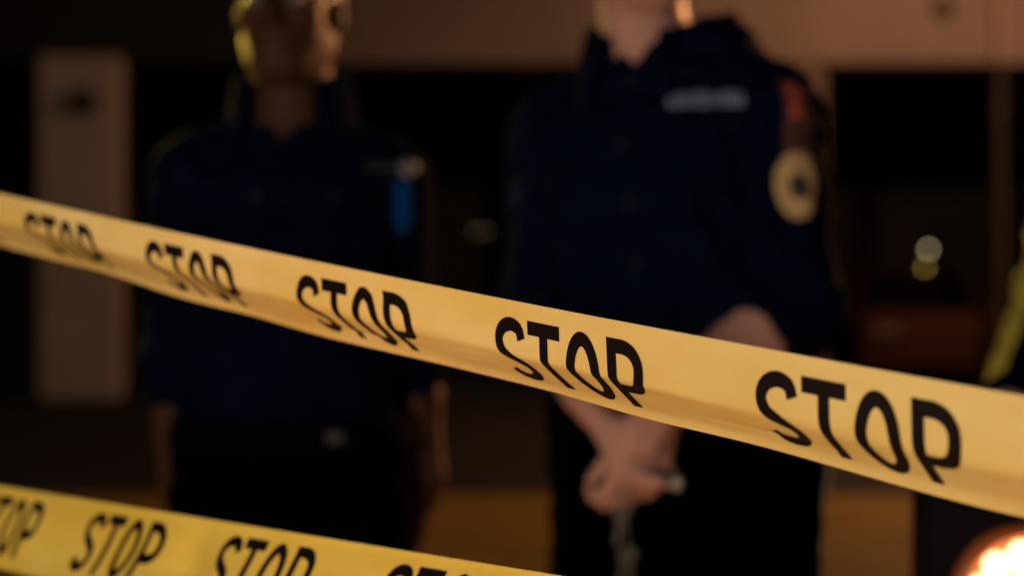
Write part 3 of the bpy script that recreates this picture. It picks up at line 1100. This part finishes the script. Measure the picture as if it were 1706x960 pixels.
# --- officer on the right
O2 = (at(1092, 480, 2.16).x, 2.16)
Y2 = R(-24)
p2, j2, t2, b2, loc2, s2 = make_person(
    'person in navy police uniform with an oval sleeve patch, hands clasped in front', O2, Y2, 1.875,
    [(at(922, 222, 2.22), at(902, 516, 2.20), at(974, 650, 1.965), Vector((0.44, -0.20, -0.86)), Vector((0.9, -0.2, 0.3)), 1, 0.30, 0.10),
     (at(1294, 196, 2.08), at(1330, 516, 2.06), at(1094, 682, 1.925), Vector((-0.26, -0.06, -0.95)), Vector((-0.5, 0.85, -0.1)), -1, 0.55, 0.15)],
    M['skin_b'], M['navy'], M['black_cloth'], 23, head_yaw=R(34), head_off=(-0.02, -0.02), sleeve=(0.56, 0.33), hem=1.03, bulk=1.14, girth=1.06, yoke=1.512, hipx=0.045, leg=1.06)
bv = bvh_of(j2)


def local_dir(v): return rotz(Vector(v), -Y2)


# name tape: a run of uneven stitched strokes (unreadable in the photograph)
VIEW = local_dir((0, 1, 0)); VR = local_dir((1, 0, 0))
x = 1116
rg = random.Random(5)
nt_ = decal('name_tape', bv, loc2(at(1176, 160, 2.0)), VR, ZU, VIEW, *grid_uv(0.118, 0.036, 14, 3), 0.002, M['navy'], p2)
while x < 1238:
    w = rg.choice((5, 7, 9)) if not 1180 < x < 1196 else 4
    hgt = rg.choice((28, 30, 32)) if not 1184 < x < 1200 else 18
    uv, fc = grid_uv(w * 2.0 / FPX, hgt * 2.0 / FPX, 2, 3)
    decal('stitching', bv, loc2(at(x + w / 2, 160, 2.0)), VR, ZU, VIEW, uv, fc, 0.0035, M['thread'], nt_)
    x += w + rg.choice((2, 3))
# sleeve patches
pd = (at(1326, 312, 2.0) - EYE).normalized()
pd = local_dir(Vector((-0.25, 1, 0)))
pr = local_dir(Vector((1, 0.25, 0)).normalized())
pc = loc2(at(1334, 308, 2.0))
uv, fc = disc_uv(0.0315, 0.048, 2.3, point=0.28)
pt = decal('sleeve_patch', bv, pc, pr, ZU, pd, uv, fc, 0.004, M['patch_cream'], p2)
pt['label'] = 'cream oval sleeve patch with a dark emblem'
uv, fc = disc_uv(0.0135, 0.017, 3.0)
decal('emblem', bv, pc + Vector((0, 0, -0.002)), pr, ZU, pd, uv, fc, 0.006, M['patch_dark'], pt)
uv, fc = disc_uv(0.027, 0.041, 2.3, r0=0.92, rings=1, point=0.28)
decal('patch_ring', bv, pc, pr, ZU, pd, uv, fc, 0.0055, M['patch_gold'], pt)
uv, fc = grid_uv(0.046, 0.105, 8, 10)
st_ = decal('shoulder_light', bv, loc2(at(1338, 190, 2.0)), pr, ZU, pd, uv, fc, 0.003, M['shoulder_light_maroon'], p2)  # maroon and red colour stand in for orange light on the shoulder
st_['label'] = 'reddish light painted on the shoulder above the sleeve patch'
uv, fc = grid_uv(0.017, 0.052, 4, 6)
decal('shoulder_light_streak', bv, loc2(at(1330, 165, 2.0)), pr, ZU, pd, uv, fc, 0.0045, M['shoulder_light_red'], st_)
uv, fc = disc_uv(0.016, 0.020, 2.4)
decal('sleeve_patch', bv, loc2(at(856, 320, 2.15)), local_dir((1, 0, 0)), ZU, local_dir((0.35, 1, 0)), uv, fc, 0.003, M['slate_patch'], p2)
uv, fc = disc_uv(0.006, 0.006)
for px, py in ((1056, 118), (1040, 235), (1050, 335), (1062, 440)):
    decal('button', bv, loc2(at(px, py, 2.0)), VR, ZU, VIEW, uv, fc, 0.004, M['button_dark'], p2)
for px in (960, 1178):
    uv, fc = grid_uv(0.115, 0.042, 10, 4)
    decal('pocket_flap', bv, loc2(at(px, 200, 2.0)), VR, ZU, VIEW, uv, fc, 0.0028, M['navy'], p2)
# side light along the outer trouser seam, painted as a grey-blue strip
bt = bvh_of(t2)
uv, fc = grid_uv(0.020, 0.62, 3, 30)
decal('trouser_edge_light', bt, loc2(at(1356, 1060, 2.10)), local_dir((0.97, 0.25, 0)), ZU, local_dir((-0.25, 0.97, 0)), uv, fc, 0.003, M['edge_light_grey'], t2)
# pouches on the belt
bb = bvh_of(b2)
for px, nm in ((1322, 'belt_pouch'), (905, 'belt_pouch')):
    c = loc2(at(px, 590, 2.1))
    h = bb.ray_cast(Vector((c.x, c.y, 1.005 * s2)) * 1.0 - local_dir((0, 1, 0)) * 0.5, local_dir((0, 1, 0)), 1.0)
    c = h[0] if h[0] is not None else Vector((c.x * 0.9, c.y * 0.5, 1.005 * s2))
    box_part(nm, (c.x, c.y, 1.01 * s2), (0.055, 0.05, 0.10), M['leather'], p2, 0.008)
uv, fc = disc_uv(0.008, 0.008)

# small steel torch and key bunch held in the clasped hands
tl = at(1128, 806, 1.90)
t = tag(empty('flashlight', tl), 'small torch with a bright steel end poking out of the clasped hands', 'flashlight')
bm = bmesh.new()
ax = Vector((-0.80, 0.45, 0.40)).normalized()
add_tube(bm, [ax * 0.004, ax * 0.07], 0.008, 16)
bm_obj('barrel', bm, M['dark_metal'], t, True)
bm = bmesh.new()
add_tube(bm, [ax * 0.006, ax * -0.004, ax * -0.007], [0.009, 0.009, 0.007], 18)
bm_obj('head', bm, M['silver_tape'], t, True)

kp = at(1040, 826, 1.885)
t = tag(empty('key_bunch', kp), 'bunch of steel keys on a ring hanging below the clasped hands', 'keys')
bm = bmesh.new()
ring = [Vector((0.013 * math.cos(a), 0.002, -0.010 + 0.013 * math.sin(a))) for a in np.linspace(0, math.tau, 25)]
add_tube(bm, ring, 0.0016, 8, False)
bm_obj('key_ring', bm, M['key_metal'], t, True)
bm = bmesh.new()
add_tube(bm, [(0.0, 0, -0.02), (0.003, 0, -0.045), (0.005, 0, -0.066)], 0.0018, 8)
bm_obj('chain', bm, M['key_metal'], t, True)
for dx, dz, an in ((-0.004, -0.024, 0.15), (0.006, -0.078, -0.1), (0.002, -0.080, 0.25)):
    bm = bmesh.new()
    rot = Matrix.Rotation(an, 3, 'Y')
    m = Matrix.Translation((dx, 0.001 + dz * 0.02, dz)) @ rot.to_4x4() @ Matrix.Rotation(R(90), 4, 'X')
    add_lathe(bm, [(0.004, -0.001), (0.011, -0.001), (0.011, 0.001), (0.004, 0.001), (0.004, -0.001)], m, 18)
    add_box(bm, Vector((dx, 0.001 + dz * 0.02, dz)) + rot @ Vector((0, 0, -0.026)), (0.007, 0.002, 0.034), rot)
    bm_obj('key', bm, M['key_metal'], t)

# --- third person cut by the right edge
O3 = (at(1905, 480, 2.36).x, 2.36)
A3 = [at(1792, 285, 2.33), at(1754, 505, 2.24), at(1668, 730, 2.06)]
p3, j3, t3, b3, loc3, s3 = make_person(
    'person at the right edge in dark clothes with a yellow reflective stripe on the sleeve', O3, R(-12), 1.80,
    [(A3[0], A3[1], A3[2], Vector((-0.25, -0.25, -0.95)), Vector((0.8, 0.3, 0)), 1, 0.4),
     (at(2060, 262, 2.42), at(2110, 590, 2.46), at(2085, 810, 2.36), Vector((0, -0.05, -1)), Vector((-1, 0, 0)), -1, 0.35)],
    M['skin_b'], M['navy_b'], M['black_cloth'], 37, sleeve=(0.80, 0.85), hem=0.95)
# stripe along the sleeve
bv = bvh_of(j3)
V, F = [], []
for k in range(25):
    t_ = k / 24
    pts = [A3[0].lerp(A3[1], 0.45 + 0.55 * min(1, t_ * 2))] if t_ < 0.5 else [A3[1].lerp(A3[2], (t_ - 0.5) * 2 * 0.72)]
    c = loc3(pts[0])
    ax = (loc3(A3[1]) - loc3(A3[0])).normalized() if t_ < 0.5 else (loc3(A3[2]) - loc3(A3[1])).normalized()
    out = rotz(Vector((-0.86, -0.50, 0)), R(12))
    out = (out - ax * out.dot(ax)).normalized()
    sd = ax.cross(out)
    for m in (-1, -0.5, 0, 0.5, 1):
        dr = (out * math.cos(m * 0.44) + sd * math.sin(m * 0.44)).normalized()
        h = bv.ray_cast(c + dr * 0.25, -dr, 0.3)
        q = (h[0] if h[0] is not None else c + dr * 0.055) + dr * 0.003
        V.append(q)
for k in range(24):
    for m in range(4):
        a = k * 5 + m
        F.append((a, a + 1, a + 6, a + 5))
sp = link_mesh('reflective_stripe', V, F, M['hivis'], p3)
sp['label'] = 'yellow reflective stripe along the sleeve'


# ------------------------------------------------------------------ lit warning lamp bottom right
def warning_lamp():
    c = at(1722, 1010, 1.75)
    t = tag(empty('warning_lamp', (c.x, c.y, 0)), 'bright orange-white warning lamp in a dark housing at the bottom right corner', 'warning lamp')
    z = c.z
    bm = bmesh.new()
    add_box(bm, Vector((0, 0.075, z + 0.01)), (0.235, 0.10, 0.27), None, 0.008)
    bm_obj('housing', bm, M['housing'], t)
    bm = bmesh.new()
    m = Matrix.Translation((0, 0.022, z)) @ Matrix.Rotation(R(90), 4, 'X')
    add_lathe(bm, [(0.097, 0.0), (0.097, 0.022), (0.090, 0.026), (0.084, 0.020), (0.080, 0.004), (0.0, 0.002)], m, 40)
    rf = bm_obj('reflector', bm, M['amber'], t, True)
    gl = glow('warning_lamp_glow', (1.0, 0.52, 0.23), 6.0)
    spots = [(0, 0)] + [(0.031 * math.cos(a_), 0.031 * math.sin(a_)) for a_ in np.arange(5) * math.tau / 5 + 0.3] + [(0.060 * math.cos(a_), 0.060 * math.sin(a_)) for a_ in np.arange(11) * math.tau / 11]
    for lx, lz in spots:
        bm = bmesh.new()
        add_lathe(bm, [(0.0165, 0.0), (0.0165, 0.008), (0.011, 0.014), (0.005, 0.017), (0.0, 0.018)], Matrix.Translation((lx, 0.0, lz)) @ m, 14)
        bm_obj('led', bm, gl, rf, True)
    bm = bmesh.new()
    add_tube(bm, [(0, 0.075, z - 0.10), (0, 0.075, 0.06)], 0.02, 16)
    bm_obj('pole', bm, M['dark_metal'], t, True)
    bm = bmesh.new()
    add_lathe(bm, [(0, 0), (0.17, 0), (0.17, 0.03), (0.1, 0.07), (0, 0.08)], Matrix.Translation((0, 0.075, 0)))
    bm_obj('base', bm, M['rubber'], t, True)
    bm = bmesh.new()
    add_tube(bm, [(-0.06, 0.075, z + 0.13), (-0.06, 0.075, z + 0.165), (-0.045, 0.075, z + 0.18), (0.045, 0.075, z + 0.18), (0.06, 0.075, z + 0.165), (0.06, 0.075, z + 0.13)], 0.009, 12)
    bm_obj('handle', bm, M['dark_metal'], t, True)


warning_lamp()
S.cycles.use_denoising = True
